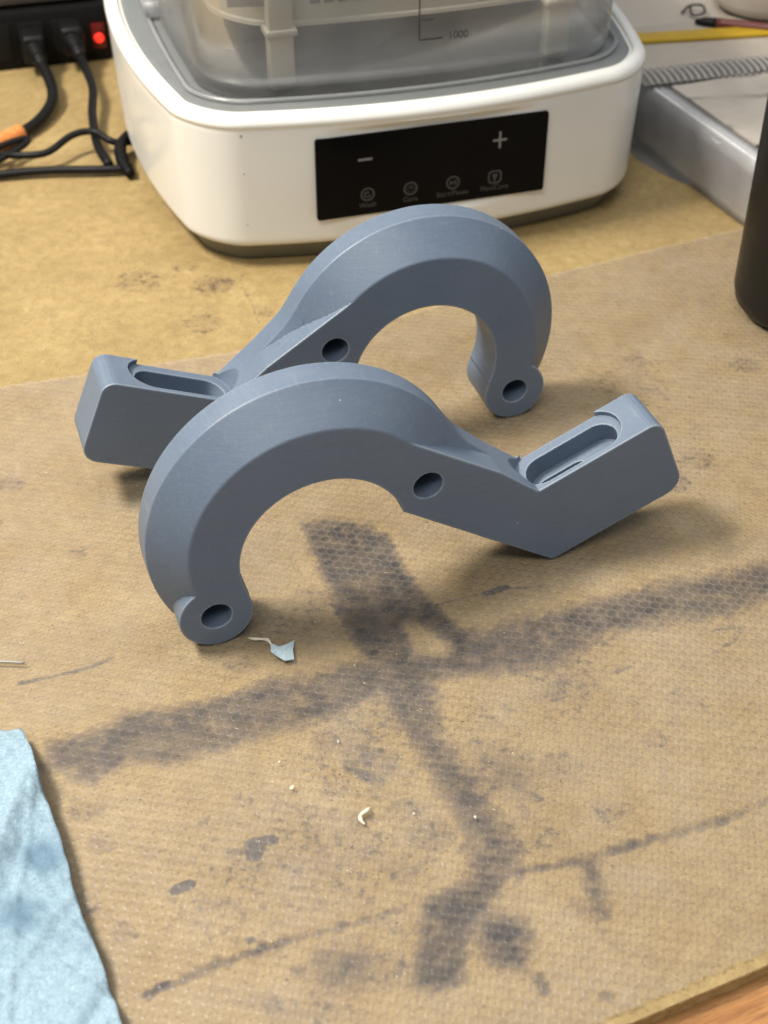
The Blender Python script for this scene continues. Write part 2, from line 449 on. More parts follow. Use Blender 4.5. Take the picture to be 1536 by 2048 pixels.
STAIN = [  # polygon, edge softness mm, strength
 ([(-33.9,446.6),(-24.5,449.8),(-14.1,447.9),(1.6,439.6),(5.4,424),(11.6,411),(18.8,400.2),(28.1,384.5),(36.5,384),(31.8,366.2),(24.2,361.1),(16.8,356.1),(-8,371.3),(-15.5,387.8),(-24.9,418.4)], 2.2, .95),
 ([(24.9,380.5),(45.1,386.2),(67.7,394.9),(88,400.2),(109,409.3),(128.5,412.8),(158.9,423.7),(154.9,405.3),(130.9,393),(112.2,389.7),(93.5,386.2),(80.7,381.1),(61.3,364.9),(43.6,362.1),(20.2,361.1),(15.2,366.2)], 5, .86),
 ([(-1.5,373.9),(-7.8,368.8),(-25.8,362.1),(-43.5,357.9),(-54.8,350.7),(-66.2,347.1),(-80.8,342.8),(-91.9,341.6),(-99.7,334.6),(-108.1,330.9),(-116.2,328.8),(-115.7,317.4),(-107.9,316.1),(-105,311.9),(-98.5,311.9),(-92.7,316.7),(-86.3,321.6),(-72.4,319.4),(-63.8,322.9),(-44.6,330.6),(-36.2,334.3),(-24.9,339),(-16.3,342.8),(-1.8,353.2),(14.9,355.6)], 3.5, .86),
 ([(-1.8,356.1),(4.1,340.7),(8.6,332.2),(15.2,319.6),(19.3,308.9),(26.1,295.3),(29.3,283.2),(28.2,271.6),(39.5,272.6),(43.4,283.2),(38.4,293.2),(33.5,310),(24.6,323.2),(20,330.6),(18.1,345.9),(16.2,361.1)], 4.5, .86),
 ([(13.1,263.9),(26.6,269.7),(38.7,272.6),(34.2,264.1),(24.9,249.7),(23.5,236),(15.2,232.6),(8.5,233.5),(10.2,246.2)], 3, 1.0),
 ([(-18.6,245.3),(-5.1,248),(-4.2,239.3),(-7.9,236),(-11.6,231.8),(-19.2,236)], 6, .8),
 ([(30,258.6),(42.3,256.8),(44.6,249.7),(42.7,241),(35,240.2),(29.3,246.2)], 4, .92),
 ([(64.3,280.3),(69.2,280.9),(68.8,267.8),(69.8,258.6),(65.8,258.3),(65.4,266)], 3.5, .95),
]
DARK = [([(-4,376),(8,380),(18,368),(20,352),(4,352),(-4,362)], 7), ([(-30,446),(-8,446),(-4,425),(-14,415),(-24,425)], 9), ([(60,392),(84,398),(80,386),(64,384)], 5), ([(12,262),(24,266),(22,240),(12,236)], 5), ([(30,278),(38,276),(36,268),(26,268)], 5)]
ISLAND = [(6.3,388.6),(15.6,387.2),(25.4,376.6),(22.7,371.1),(11.6,370.8)]
BROWN = [
 ([(28.3,327.7),(42.4,330),(54.4,316.5),(54.2,303.6),(45.6,301.5),(32.4,305.7)], 10, 1.0),
 ([(69.2,302.5),(76.1,304.2),(82.8,301.5),(82,295.3),(74.7,292.8),(68.7,295.3)], 3, .62),
 ([(-66.6,285.2),(-61.1,295.3),(-55,301.5),(-57.4,291.2),(-63.1,283.2)], 5, .6),
 ([(-44.1,229.4),(-36.8,231),(-24.8,227.7),(-13,229.4),(-10,222.9),(-18.7,221.6),(-30.5,222.9)], 5, .85),
 ([(-28.5,348.8),(-1.5,353.7),(5.6,334.6),(10.6,312.1),(-1.3,303.6),(-21.8,312.1)], 16, .72),
 ([(67,385.9),(81.8,381.9),(74.3,348.8),(61,341.6),(49.1,348.8)], 14, .85),
 ([(-44,300),(-5,300),(25,282),(-5,262),(-60,255),(-60,285)], 24, .66),
 ([(-5,265),(12,262),(8,245),(-5,250)], 8, .55),
 ([(90,560),(130,575),(150,540),(130,500),(95,520)], 30, .45),
 ([(-60,400),(-20,405),(-12,380),(-50,378)], 14, .55),
 ([(20,350),(50,352),(48,325),(24,330)], 12, .5),
]
LINES = [ # polyline, half width, strength, into ink?
 ([(37.1,273.1),(9.7,262.3),(-10.5,255),(-31.9,248.8),(-52.6,240.2),(-71,231)], .7, .92, 's'),
 ([(38.7,273.5),(63.4,279.3),(87.1,287.2),(113.2,295.3),(140,309)], 1.0, .80, 's'),
 ([(-132.9,357.1),(-120.8,360.6),(-108.6,364.9),(-101,370)], .7, .62, 'k'),
 ([(19.8,398.2),(45.5,407.3),(63.3,409)], .45, .5, 'k'),
 ([(121.6,371.3),(132.4,379.2),(137.4,385.9),(127.8,385.1),(119.6,381.9)], .5, .52, 'k'),
 ([(59.4,264.1),(66.6,251.5),(72.8,246.2)], 1.0, .48, 's'),
 ([(-66,268),(-62,270)], 1.2, 1.0, 'k'),
 ([(-42.5,286.5),(-36.5,287.2)], 1.4, .8, 'k'), ([(-42.8,285),(-42,281.5)], 2.2, .85, 'k'),
 ([(84,362),(92,366)], .5, .5, 'k'), ([(40,404.5),(48,408.5)], 1.3, .62, 'k'),
 ([(-24,404),(-16,392)], 2.0, .5, 'k'), ([(-28,316),(-18,318.5)], .8, .42, 'k'),
 ([(-2,311),(-12,318),(-2,324)], 2.4, .50, 'k'), ([(-70,660),(-75,640),(-66,615),(-62,600)], .5, .42, 'k'),
]
SPOTS = [(-123.7,428.2,3.4,.62,'b'),(-159.8,472.2,6,.62,'b'),(-87.2,636.5,10,.62,'b'),(118.7,565.4,7,.5,'b'),(172,563.2,7,.6,'b'),
 (124.6,473.9,6,.75,'b'),(-41.2,249.7,1.5,.7,'k'),(-26,239.9,2.2,.7,'s'),(46.8,236,2.3,.85,'s'),(47.6,231.8,2.0,.8,'s'),
 (66.3,230.2,1.8,.65,'s'),(-53.3,366.2,5,.6,'b'),(-28.8,401.1,9,.55,'b'),(135.8,489.6,9,.5,'b'),(-9,293,2.6,.8,'b'),(8,300,5,.6,'b'),
 (-20,330,6,.7,'b'),(-2,318,7,.75,'b'),(15,290,8,.7,'b'),(5,275,6,.6,'b'),(-30,290,5,.6,'b'),(50,290,10,.55,'b'),(60,318,8,.6,'b'),(-48,303,4,.55,'b'),(95,330,6,.45,'b'),(110,350,7,.4,'b'),(-100,300,6,.5,'b'),(-92,286,5,.55,'b'),(-95,262,5,.55,'b'),(-80,252,4,.6,'b'),(-20,262,3,.6,'b'),(0,240,8,.6,'b'),(-53,262,3,.6,'b'),(-75,283,4,.5,'b'),(-90,600,10,.5,'b'),(-60,610,5,.5,'b'),(-128,640,12,.5,'b'),(-105,655,6,.45,'b'),(60,640,14,.4,'b')]

x0, x1, y0, y1 = -200.0, 205.0, 205.0, 720.0
g = 1.5
gx = np.arange(x0, x1 + g / 2, g); gy = np.arange(y0, y1 + g / 2, g)
x1, y1 = gx[-1], gy[-1]
GX, GY = np.meshgrid(gx, gy)
def soft(d, s): return np.clip(0.5 - d / (2 * s), 0, 1)
S_ = np.zeros(GX.shape); B_ = np.zeros(GX.shape); K_ = np.zeros(GX.shape)
for P, s, st in STAIN: S_ = np.maximum(S_, st * soft(poly_sdf(GX, GY, P) - 0.3 * s, s * 1.15))
for P, s in DARK: S_ = np.maximum(S_, 1.0 * soft(poly_sdf(GX, GY, P), s))
S_ *= 1 - 0.85 * soft(poly_sdf(GX, GY, ISLAND), 2.5)
for P, s, st in BROWN: B_ = np.maximum(B_, st * soft(poly_sdf(GX, GY, P), s))
for pl, hw, st, k in LINES:
    d = np.full(GX.shape, 1e9)
    for a, b in zip(pl[:-1], pl[1:]): d = np.minimum(d, seg_dist(GX, GY, a, b))
    v = st * np.clip(1.0 - (d - hw) / 1.8, 0, 1)
    if k == 's': v = v * (0.80 + 0.30 * np.sin(GX * .13 + 1) * np.sin(GX * .047 + GY * .09))
    if k == 's': S_ = np.maximum(S_, v)
    else: K_ = np.maximum(K_, v)
for x, y, r, st, k in SPOTS:
    d = np.hypot(GX - x, (GY - y) * 1.15) - r
    v = st * np.clip(0.75 - d / max(2.0, r * 0.7), 0, 1)
    if k == 's': S_ = np.maximum(S_, v)
    elif k == 'b': B_ = np.maximum(B_, v)
    else: K_ = np.maximum(K_, v)

# liquid sits cell by cell under the embossed mat
h1 = LAT_D * np.array([math.cos(LAT_A), math.sin(LAT_A)]); h2 = LAT_D * np.array([math.cos(LAT_A + math.pi / 3), math.sin(LAT_A + math.pi / 3)])
Mi = np.linalg.inv(np.column_stack([h1, h2]))
def cell_quant(A):
    qx, qy = GX - 0.0, GY - 450.0
    a_ = Mi[0, 0] * qx + Mi[0, 1] * qy; b_ = Mi[1, 0] * qx + Mi[1, 1] * qy
    best = np.full(GX.shape, 1e9); CXx = np.zeros(GX.shape); CYy = np.zeros(GX.shape); KI = np.zeros(GX.shape, int)
    for di in (0, 1):
        for dj in (0, 1):
            i_ = np.floor(a_) + di; j_ = np.floor(b_) + dj
            cx_ = i_ * h1[0] + j_ * h2[0]; cy_ = i_ * h1[1] + j_ * h2[1]
            d_2 = (qx - cx_) ** 2 + (qy - cy_) ** 2
            m_ = d_2 < best
            best[m_] = d_2[m_]; CXx[m_] = cx_[m_]; CYy[m_] = cy_[m_] + 450; KI[m_] = ((i_ * 73856093 + j_ * 19349663) % 9973).astype(int)[m_]
    ix = np.clip(((CXx - x0) / g).round().astype(int), 0, len(gx) - 1); iy = np.clip(((CYy - y0) / g).round().astype(int), 0, len(gy) - 1)
    jit = np.random.default_rng(21).random(9973)[KI]
    return A[iy, ix], jit
Q_, jit_ = cell_quant(S_)
S_ = np.clip((0.5 * S_ + 0.5 * Q_) * (0.80 + 0.36 * jit_), 0, 1.05)

# board: fine top sheet inside a plain slab, clipped along the slanting front edge
def edge_y(x): return EDGE0[1] + (x - EDGE0[0]) * math.tan(ang)
BZ = -1.25
ny, nx = GX.shape
YY = np.maximum(GY, edge_y(GX))            # clamp rows to the front edge
YY = np.where(YY > y1, y1, YY)
V = np.stack([GX.ravel(), YY.ravel(), np.full(GX.size, BZ)], 1)
idx = np.arange(nx * ny).reshape(ny, nx)
F = np.stack([idx[:-1, :-1], idx[:-1, 1:], idx[1:, 1:], idx[1:, :-1]], -1).reshape(-1, 4)
keep = (YY[1:, :-1] - YY[:-1, :-1] > 1e-6).ravel() | (YY[1:, 1:] - YY[:-1, 1:] > 1e-6).ravel()
F = F[keep]
board = thing('hardboard_sheet', 'tan hardboard sheet covering the wooden bench top', 'board', (0, 0, 0))
top = mesh_obj('face_sheet', V, F.tolist(), 'board', board)
for nm, arr in (('stain', S_), ('brown', B_), ('ink', K_)):
    at = top.data.attributes.new(nm, 'FLOAT', 'POINT')
    at.data.foreach_set('value', arr.ravel().astype(np.float32))
# surrounding board top (left, right, back) and the front edge
def quad(name, pts, mat, parent): return mesh_obj(name, pts, [tuple(range(len(pts)))], mat, parent)
xl, xr, yb = -620.0, 620.0, 1350.0
BB = BZ - 6.0
pts = [(xl, edge_y(xl), BZ), (x0, edge_y(x0), BZ), (x0, y1, BZ), (x1, y1, BZ), (x1, edge_y(x1), BZ), (xr, edge_y(xr), BZ), (xr, yb, BZ), (xl, yb, BZ)]
mesh_obj('outer_sheet', [pts[0], pts[1], pts[2], (x0, yb, BZ), pts[7]] , [(0, 1, 2, 3, 4)], 'board', board)
mesh_obj('outer_sheet', [pts[3], pts[4], pts[5], pts[6], (x1, yb, BZ)], [(0, 1, 2, 3, 4)], 'board', board)
mesh_obj('outer_sheet', [pts[2], pts[3], (x1, yb, BZ), (x0, yb, BZ)], [(0, 1, 2, 3)], 'board', board)
# rough sawn front edge
n = 700
t = np.linspace(xl, xr, n)
rows = []
for z, off in ((BZ, 0.0), (BZ - 0.5, -0.25), (BZ - 3, -0.1), (BB + 0.5, -0.3), (BB, 0.2)):
    jit = rng.normal(0, 0.10, n) * (0 if z == BZ else 1)
    o = off + jit
    rows.append(np.stack([t - en[0] * -o, edge_y(t) + en[1] * o, np.full(n, z)], 1))
V, F = loft(rows, False, False, closed=False)
mesh_obj('sawn_edge', V, F, 'board', board)
mesh_obj('back_side', [(xl, edge_y(xl), BB), (xr, edge_y(xr), BB), (xr, yb, BB), (xl, yb, BB)], [(0, 1, 2, 3)], 'board', board)
bench.location.z = (BB - 0.4 + 8.0) * MM   # slab top sits just under the board

# clear bubble mat: real domes on a hexagonal lattice
d_ = LAT_D; la = LAT_A
A1 = d_ * np.array([math.cos(la), math.sin(la)]); A2 = d_ * np.array([math.cos(la - math.pi * 2 / 3), math.sin(la - math.pi * 2 / 3)])
BACK = [(-330, 503), (-179, 544.5), (-74, 573), (10, 607), (86.5, 646), (142, 671.5), (188.5, 692), (340, 758)]
bx_, by_ = zip(*BACK)
def mat_back(x): return np.interp(x, bx_, by_)
def mat_front(x): return edge_y(x) + 3.0
sub = 3
org = np.array([0.0, 450.0])
ext = 130
ii = np.arange(-ext * sub, ext * sub + 1) / sub
I, J = np.meshgrid(ii, ii)
PX = org[0] + I * A1[0] + J * A2[0]; PY = org[1] + I * A1[1] + J * A2[1]
inreg = (PX > -205) & (PX < 225) & (PY > mat_front(PX)) & (PY < mat_back(PX))
# distance to nearest lattice point in units of d_
def lat_dist(I, J):
    best = np.full(I.shape, 9.0); i0 = np.floor(I); j0 = np.floor(J)
    for di in (0, 1):
        for dj in (0, 1):
            u = I - i0 - di; v = J - j0 - dj
            q = u * A1[None, None, 0] if False else None
            x = u * A1[0] + v * A2[0]; y = u * A1[1] + v * A2[1]
            best = np.minimum(best, np.hypot(x, y))
    return best
r = lat_dist(I, J) / d_
dome = np.sqrt(np.clip(1 - (r / 0.475) ** 2, 0, 1))
Z = 0.06 * (dome - 1.0)
wob = 0.06 * np.sin(PX * 0.09 + 1.3) * np.sin(PY * 0.075)
Z = Z + wob - 0.02
vid = -np.ones(I.shape, int)
q = inreg[:-1, :-1] & inreg[1:, :-1] & inreg[:-1, 1:] & inreg[1:, 1:]
used = np.zeros(I.shape, bool)
used[:-1, :-1] |= q; used[1:, :-1] |= q; used[:-1, 1:] |= q; used[1:, 1:] |= q
vid[used] = np.arange(used.sum())
V = np.stack([PX[used], PY[used], Z[used]], 1) * MM
F = np.stack([vid[:-1, :-1][q], vid[1:, :-1][q], vid[1:, 1:][q], vid[:-1, 1:][q]], -1)
def fast_mesh(name, V, F, mat, smooth=True):
    me = bpy.data.meshes.new(name)
    me.vertices.add(len(V)); me.vertices.foreach_set('co', np.asarray(V, np.float32).ravel())
    k = F.shape[1]
    me.loops.add(F.size); me.loops.foreach_set('vertex_index', F.astype(np.int32).ravel())
    me.polygons.add(len(F)); me.polygons.foreach_set('loop_start', np.arange(0, F.size, k, dtype=np.int32))
    me.polygons.foreach_set('use_smooth', np.full(len(F), smooth))
    me.update(calc_edges=True); me.validate()
    me.materials.append(MAT[mat])
    return me
me = fast_mesh('clear_mat', V, F, 'mat')
def vnoise(x, y, sc, seed):
    r_ = np.random.default_rng(seed); T = r_.random((256, 256)); out = 0; amp = 1; tot = 0
    for o in range(4):
        u = x * sc * 2 ** o; v = y * sc * 2 ** o; i = np.floor(u).astype(int); j = np.floor(v).astype(int)
        fu = u - i; fv = v - j; fu = fu * fu * (3 - 2 * fu); fv = fv * fv * (3 - 2 * fv)
        g_ = lambda a, b: T[(i + a) % 256, (j + b) % 256]
        out = out + amp * ((g_(0, 0) * (1 - fu) + g_(1, 0) * fu) * (1 - fv) + (g_(0, 1) * (1 - fu) + g_(1, 1) * fu) * fv)
        tot += amp; amp *= .55
    return out / tot
ux, uy = PX[used], PY[used]
for nm, arr in (('contact', np.clip(0.35 + 2.6 * (vnoise(ux, uy, .018, 3) - 0.36), .25, 1.0)),
                ('haze', np.clip(0.105 + 0.14 * (vnoise(ux, uy, .07, 5) - .5), .03, .2) * (1 - 0.65 * S_[np.clip(((uy - y0) / g).round().astype(int), 0, ny - 1), np.clip(((ux - x0) / g).round().astype(int), 0, nx - 1)]))):
    at = me.attributes.new(nm, 'FLOAT', 'POINT'); at.data.foreach_set('value', arr.astype(np.float32))
matobj = bpy.data.objects.new('clear_mat', me); COL.objects.link(matobj)
tag(matobj, 'clear embossed bubble mat lying on the hardboard under the brackets', 'mat')

# ------------------------------------------------------------------ the two printed brackets: one solid, built as a distance field
W = 22.8; CH = 12.0
C1 = (43.4, 38.2); R1 = 49.4
C2 = (43.0, 38.7); R2 = 62.5
CI = (44.3, 33.9); RI = 32.2
EAR = (1.8, 14.1); RE = 14.1; RH = 5.7
MID = (84.6, 53.2)
NOTCH = np.array([130.3, 37.8]); ba = math.radians(22.8)
E1 = np.array([math.cos(ba), math.sin(ba)]); E2 = np.array([-math.sin(ba), math.cos(ba)])
def round_poly(P, R):
    out = []
    n = len(P)
    for i in range(n):
        p = np.array(P[i], float); a = np.array(P[i - 1], float); b = np.array(P[(i + 1) % n], float)
        if R[i] == 0: out.append(tuple(p)); continue
        u = (a - p) / np.linalg.norm(a - p); v = (b - p) / np.linalg.norm(b - p)
        h = math.acos(np.clip(u @ v, -1, 1)) / 2
        tl = R[i] / math.tan(h); c = p + (u + v) / np.linalg.norm(u + v) * R[i] / math.sin(h)
        s = p + u * tl - c; e = p + v * tl - c
        a0 = math.atan2(s[1], s[0]); a1 = math.atan2(e[1], e[0]); da = (a1 - a0 + math.pi) % (2 * math.pi) - math.pi
        for k in range(6):
            th = a0 + da * k / 5; out.append((c[0] + R[i] * math.cos(th), c[1] + R[i] * math.sin(th)))
    return out
TR = NOTCH + 53.9 * E1; BR = TR - 38.5 * E2
ARM = round_poly([(60, 60), (75.6, 75.7), (114, 51.2), tuple(NOTCH), tuple(TR), tuple(BR), (139.1, 0.2), (76, 42.7), (60, 50)],
                 [0, 0, 0, 0, 5.5, 7.5, 2.0, 3.0, 0])
LDIR = np.array([math.cos(math.radians(-42.5)), math.sin(math.radians(-42.5))]); LN = np.array([-LDIR[1], LDIR[0]])
def rmax(a, b, r):
    u = np.maximum(r + a, 0); v = np.maximum(r + b, 0)
    return np.minimum(-r, np.maximum(a, b)) + np.hypot(u, v)
def smin(a, b, k):
    h = np.clip(0.5 + 0.5 * (b - a) / k, 0, 1)
    return b * (1 - h) + a * h - k * h * (1 - h)
def stadium(e, t, e0, e1, tc, r):
    c = np.clip(e, e0, e1); return np.hypot(e - c, t - tc) - r
def prof2d(s, z):
    ri = RI - np.hypot(s - CI[0], z - CI[1])
    ab = (42.7 - 0.677 * (s - 76) - z) * 0.828              # >0 below the arm's underside
    cut = np.where(s < 44, (8.5 + (s + 14.0) * 0.45 - z) * 0.912, ab)
    ring = np.maximum(np.maximum(np.hypot(s - C1[0], z - C1[1]) - R1, ri), cut)
    arm = np.maximum(poly_sdf(s, z, ARM), ri)
    body = np.minimum(ring, arm)
    ear = np.hypot(s - EAR[0], z - EAR[1]) - RE
    base = smin(body, ear, 1.6)
    disc = np.hypot(s - C2[0], z - C2[1]) - R2
    line = np.maximum(np.maximum((s - 115.8) * LN[0] + (z - 49.7) * LN[1], 93.0 - s), s - 127.0)
    out = smin(disc, line, 3.0)
    lim = np.maximum(ri, cut)
    return base, out, lim, ri
def sdf(s, z, t, p2=None):
    base, out, lim, ri = p2 if p2 is not None else prof2d(s, z)
    k = (R2 - R1) / CH
    slab = np.maximum(-t, t - W)
    a = rmax(base, slab, 0.45)
    chf = (out + k * (CH - t)) / math.sqrt(1 + k * k)
    ridge = rmax(np.maximum(rmax(out, chf, 0.35), lim), slab, 0.45)
    d = np.minimum(a, ridge)
    # bores
    d = rmax(d, -np.maximum(np.hypot(s - EAR[0], z - EAR[1]) - RH, t - 19.5), 0.3)
    d = rmax(d, -np.maximum(np.hypot(s - MID[0], z - MID[1]) - RH + 0.05, t - 19.5), 0.3)
    # stepped slot in the clamp block
    e = (s - NOTCH[0]) * E1[0] + (z - NOTCH[1]) * E1[1]
    h = (s - NOTCH[0]) * E2[0] + (z - NOTCH[1]) * E2[1]
    wide = np.maximum(stadium(e, t, 6.5, 30.8, 13.0, 10.6), -2.3 - h)
    narrow = np.maximum(stadium(e, t, 6.8, 31.0, 10.8, 7.4), -11.0 - h)
    deep = np.maximum(stadium(e, t, 6.0, 19.0, 9.0, 5.2), -20.0 - h)
    for c in (wide, narrow, deep): d = rmax(d, -c, 0.25)
    return d
def surface_nets():
    h = 0.5
    S = np.arange(-23, 198, h); Zz = np.arange(-2, 104.5, h); T = np.arange(-1.5, W + 1.6, h)
    s2, z2 = np.meshgrid(S, Zz, indexing='ij')
    p = prof2d(s2, z2)
    p3 = [q[:, :, None] for q in p]
    D = sdf(s2[:, :, None], z2[:, :, None], T[None, None, :], p3).astype(np.float32)
    nS, nZ, nT = D.shape
    neg = D < 0
    cnt = np.zeros((nS - 1, nZ - 1, nT - 1), np.int8)
    for a in (0, 1):
        for b in (0, 1):
            for c in (0, 1):
                cnt += neg[a:nS - 1 + a, b:nZ - 1 + b, c:nT - 1 + c]
    act = (cnt > 0) & (cnt < 8)
    ci = np.argwhere(act)
    vid = -np.ones(act.shape, np.int32); vid[act] = np.arange(len(ci))
    acc = np.zeros((len(ci), 3)); num = np.zeros(len(ci))
    co = [(a, b, c) for a in (0, 1) for b in (0, 1) for c in (0, 1)]
    for i in range(8):
        for j in range(i + 1, 8):
            if sum(abs(np.array(co[i]) - np.array(co[j]))) != 1: continue
            A = np.array(co[i]); B = np.array(co[j])
            da = D[tuple((ci + A).T)]; db = D[tuple((ci + B).T)]
            m = (da < 0) != (db < 0)
            t = da[m] / (da[m] - db[m])
            acc[m] += A + t[:, None] * (B - A); num[m] += 1
    P = (ci + acc / num[:, None]) * h + np.array([S[0], Zz[0], T[0]])
    F = []
    for ax in range(3):
        sl0 = [slice(None)] * 3; sl1 = [slice(None)] * 3
        sl0[ax] = slice(0, -1); sl1[ax] = slice(1, None)
        ch = neg[tuple(sl0)] != neg[tuple(sl1)]
        e = np.argwhere(ch)
        o1, o2 = [(1, 2), (2, 0), (0, 1)][ax]
        ok = (e[:, o1] > 0) & (e[:, o2] > 0) & (e[:, o1] < act.shape[o1]) & (e[:, o2] < act.shape[o2])
        e = e[ok]
        def v(d1, d2):
            k = e.copy(); k[:, o1] -= d1; k[:, o2] -= d2
            return vid[tuple(k.T)]
        q = np.stack([v(1, 1), v(0, 1), v(0, 0), v(1, 0)], 1)
        flip = ~neg[tuple(e.T)]
        q[flip] = q[flip][:, ::-1]
        F.append(q)
    F = np.concatenate(F)
    def grad(P):
        ep = 0.05; g = np.zeros_like(P)
        for k in range(3):
            a = P.copy(); b = P.copy(); a[:, k] += ep; b[:, k] -= ep
            g[:, k] = (sdf(*a.T) - sdf(*b.T)) / (2 * ep)
        return g
    for it in range(2):
        g = grad(P); d = sdf(*P.T)
        st = d / np.maximum((g ** 2).sum(1), 0.25)
        P = P - np.clip(st, -0.35, 0.35)[:, None] * g
    g = grad(P); N = g / np.maximum(np.linalg.norm(g, axis=1), 1e-6)[:, None]
    return P, F, N
BP, BF, BN = surface_nets()
def bracket(name, label, origin, udir, mirror):
    """profile x -> udir, profile z -> up, profile t -> away from the camera"""
    a = math.atan2(udir[1], udir[0])
    P = BP.copy(); N = BN.copy(); F = BF.copy()
    # local frame: x along profile, y back, z up
    if not mirror:
        L = np.stack([P[:, 0], P[:, 2], P[:, 1]], 1); LN_ = np.stack([N[:, 0], N[:, 2], N[:, 1]], 1)
        F = F[:, ::-1]
    else:
        L = np.stack([-P[:, 0], P[:, 2], P[:, 1]], 1); LN_ = np.stack([-N[:, 0], N[:, 2], N[:, 1]], 1)
    me = fast_mesh(name, L * MM, F, 'resin')
    me.normals_split_custom_set_from_vertices(LN_.astype(np.float32).tolist())
    o = bpy.data.objects.new(name, me); COL.objects.link(o)
    o.location = Vector(origin) * MM
    o.rotation_euler = (0, 0, a if not mirror else a)
    return tag(o, label, 'bracket', 'printed hook brackets')
bracket('hook_bracket', 'nearer blue-grey printed hook bracket with its slotted block to the right', (-63.3, 375.4, 0.1), (math.cos(math.radians(20)), math.sin(math.radians(20))), False)
bracket('hook_bracket', 'farther blue-grey printed hook bracket in front of the white machine, slotted block to the left', (60.0, 520.5, 0.1), (0.94682, 0.32177), True)

# ------------------------------------------------------------------ white wash and cure machine
MYAW = math.radians(16.29); MC = (-14.68, 812.39)
def outline(a, b, r, ks, kf, n=96):
    """bowed rounded rectangle, anticlockwise from the front left, dense along the front"""
    pts = []
    def seg(p, q, m):
        for k in range(m): pts.append((p[0] + (q[0] - p[0]) * k / m, p[1] + (q[1] - p[1]) * k / m))
    def arc(c, a0, m):
        for k in range(m): th = a0 + math.pi / 2 * k / m; pts.append((c[0] + r * math.cos(th), c[1] + r * math.sin(th)))
    seg((-a + r, -b), (a - r, -b), n); arc((a - r, -b + r), -math.pi / 2, 14)
    seg((a, -b + r), (a, b - r), n // 3); arc((a - r, b - r), 0, 14)
    seg((a - r, b), (-a + r, b), n // 3); arc((-a + r, b - r), math.pi / 2, 14)
    seg((-a, b - r), (-a, -b + r), n // 3); arc((-a + r, -b + r), math.pi, 14)
    P2 = np.array(pts); P = P2.copy()
    for _ in range(6):
        P = np.stack([P2[:, 0] * (1 - ks * (P[:, 1] / b) ** 2), P2[:, 1] * (1 - kf * (P[:, 0] / a) ** 2)], 1)
    return P
def inset(P, off):
    T = np.roll(P, -1, 0) - np.roll(P, 1, 0); T /= np.linalg.norm(T, axis=1)[:, None]
    return P + np.stack([-T[:, 1], T[:, 0]], 1) * off
def ring(P, z): return np.column_stack([P, np.full(len(P), z)])

mach = thing('curing_machine', 'white wash-and-cure machine base with black control panel', 'machine', (MC[0], MC[1], BZ), MYAW)
OUT = outline(141.4, 150.7, 26, 0.17, 0.145)
zs = [(7.5, 12.0), (5.0, 12.3), (3.6, 13.2), (2.8, 14.8)] + [(2.6 - 2.6 * (z - 14) / 62, z) for z in np.arange(16.0, 76.1, 1.5)] + \
     [(0, 77.4), (0.1, 78.6), (-0.4, 79.3), (-0.7, 80.2), (-0.5, 81.6), (0.3, 83.2), (1.6, 84.6), (3.4, 85.4), (5.4, 85.6), (6.6, 85.2), (7.2, 84.4), (7.4, 83.4)]
loops = []
PLANE = -147.0
for off, z in zs:
    P = inset(OUT, off)
    # flat facet cut into the bowed front for the panel
    wz = np.clip((z - 24) / 2.5, 0, 1) * np.clip((77.0 - z) / 2.2, 0, 1)
    wx = np.clip((70 - np.abs(P[:, 0] + 1.7)) / 5, 0, 1)
    f = (wz * wx); f = f * f * (3 - 2 * f)
    sel = (P[:, 1] < PLANE)
    P[:, 1] = np.where(sel, P[:, 1] * (1 - f) + PLANE * f, P[:, 1])
    loops.append(ring(P, z))
V, F = loft(loops)
mesh_obj('body', V, F, 'white', mach, True).data.set_sharp_from_angle(angle=math.radians(50))
loops = [ring(inset(OUT, o), z) for o, z in ((13.5, 0.2), (12.2, 1.2), (8.2, 11.6), (8.2, 12.6))]
V, F = loft(loops); mesh_obj('foot_ring', V, F, 'foot', mach, True).data.set_sharp_from_angle(angle=math.radians(50))
loops = [ring(inset(OUT, o), z) for o, z in ((8.2, 82.0), (8.3, 83.2), (9.0, 83.6), (12, 83.75))]
V, F = loft(loops); mesh_obj('deck', V, F, 'grey', mach, True).data.set_sharp_from_angle(angle=math.radians(50))
# control panel
bm = bmesh.new()
bm_box(bm, (-1.7, PLANE - 0.1, 50.0), (123.4, 1.6, 44.2))
es = [e for e in bm.edges if abs(e.verts[0].co.y - e.verts[1].co.y) > 1e-5]
bmesh.ops.bevel(bm, geom=es, offset=1.6 * MM, segments=4, profile=0.5, affect='EDGES')
panel = bm_obj('control_panel', bm, 'panel', mach)
PY0 = PLANE - 0.98
def flat_xz(name, polys, mat, parent, y=PY0, thick=0.12):
    """polys: list of closed outlines in x,z -> thin prisms"""
    bm = bmesh.new()
    for P in polys:
        vs = [bm.verts.new((x * MM, y * MM, z * MM)) for x, z in P]
        f = bm.faces.new(vs)
        r_ = bmesh.ops.extrude_face_region(bm, geom=[f])
        bmesh.ops.translate(bm, vec=(0, thick * MM, 0), verts=[v for v in r_['geom'] if isinstance(v, bmesh.types.BMVert)])
    return bm_obj(name, bm, mat, parent)
def ringpoly(cx, cz, r0, r1, n=28, sx=1.0, sq=2.0):
    out = []
    def pt(r, th):
        c, s = math.cos(th), math.sin(th)
        k = (abs(c) ** sq + abs(s) ** sq) ** (-1 / sq)
        return (cx + r * k * c, cz + r * k * s)
    for i in range(n):
        a, b = 2 * math.pi * i / n, 2 * math.pi * (i + 1) / n
        out.append([pt(r0, a), pt(r1, a), pt(r1, b), pt(r0, b)])
    return out
def rectp(cx, cz, w_, h_): return [(cx - w_ / 2, cz - h_ / 2), (cx + w_ / 2, cz - h_ / 2), (cx + w_ / 2, cz + h_ / 2), (cx - w_ / 2, cz + h_ / 2)]
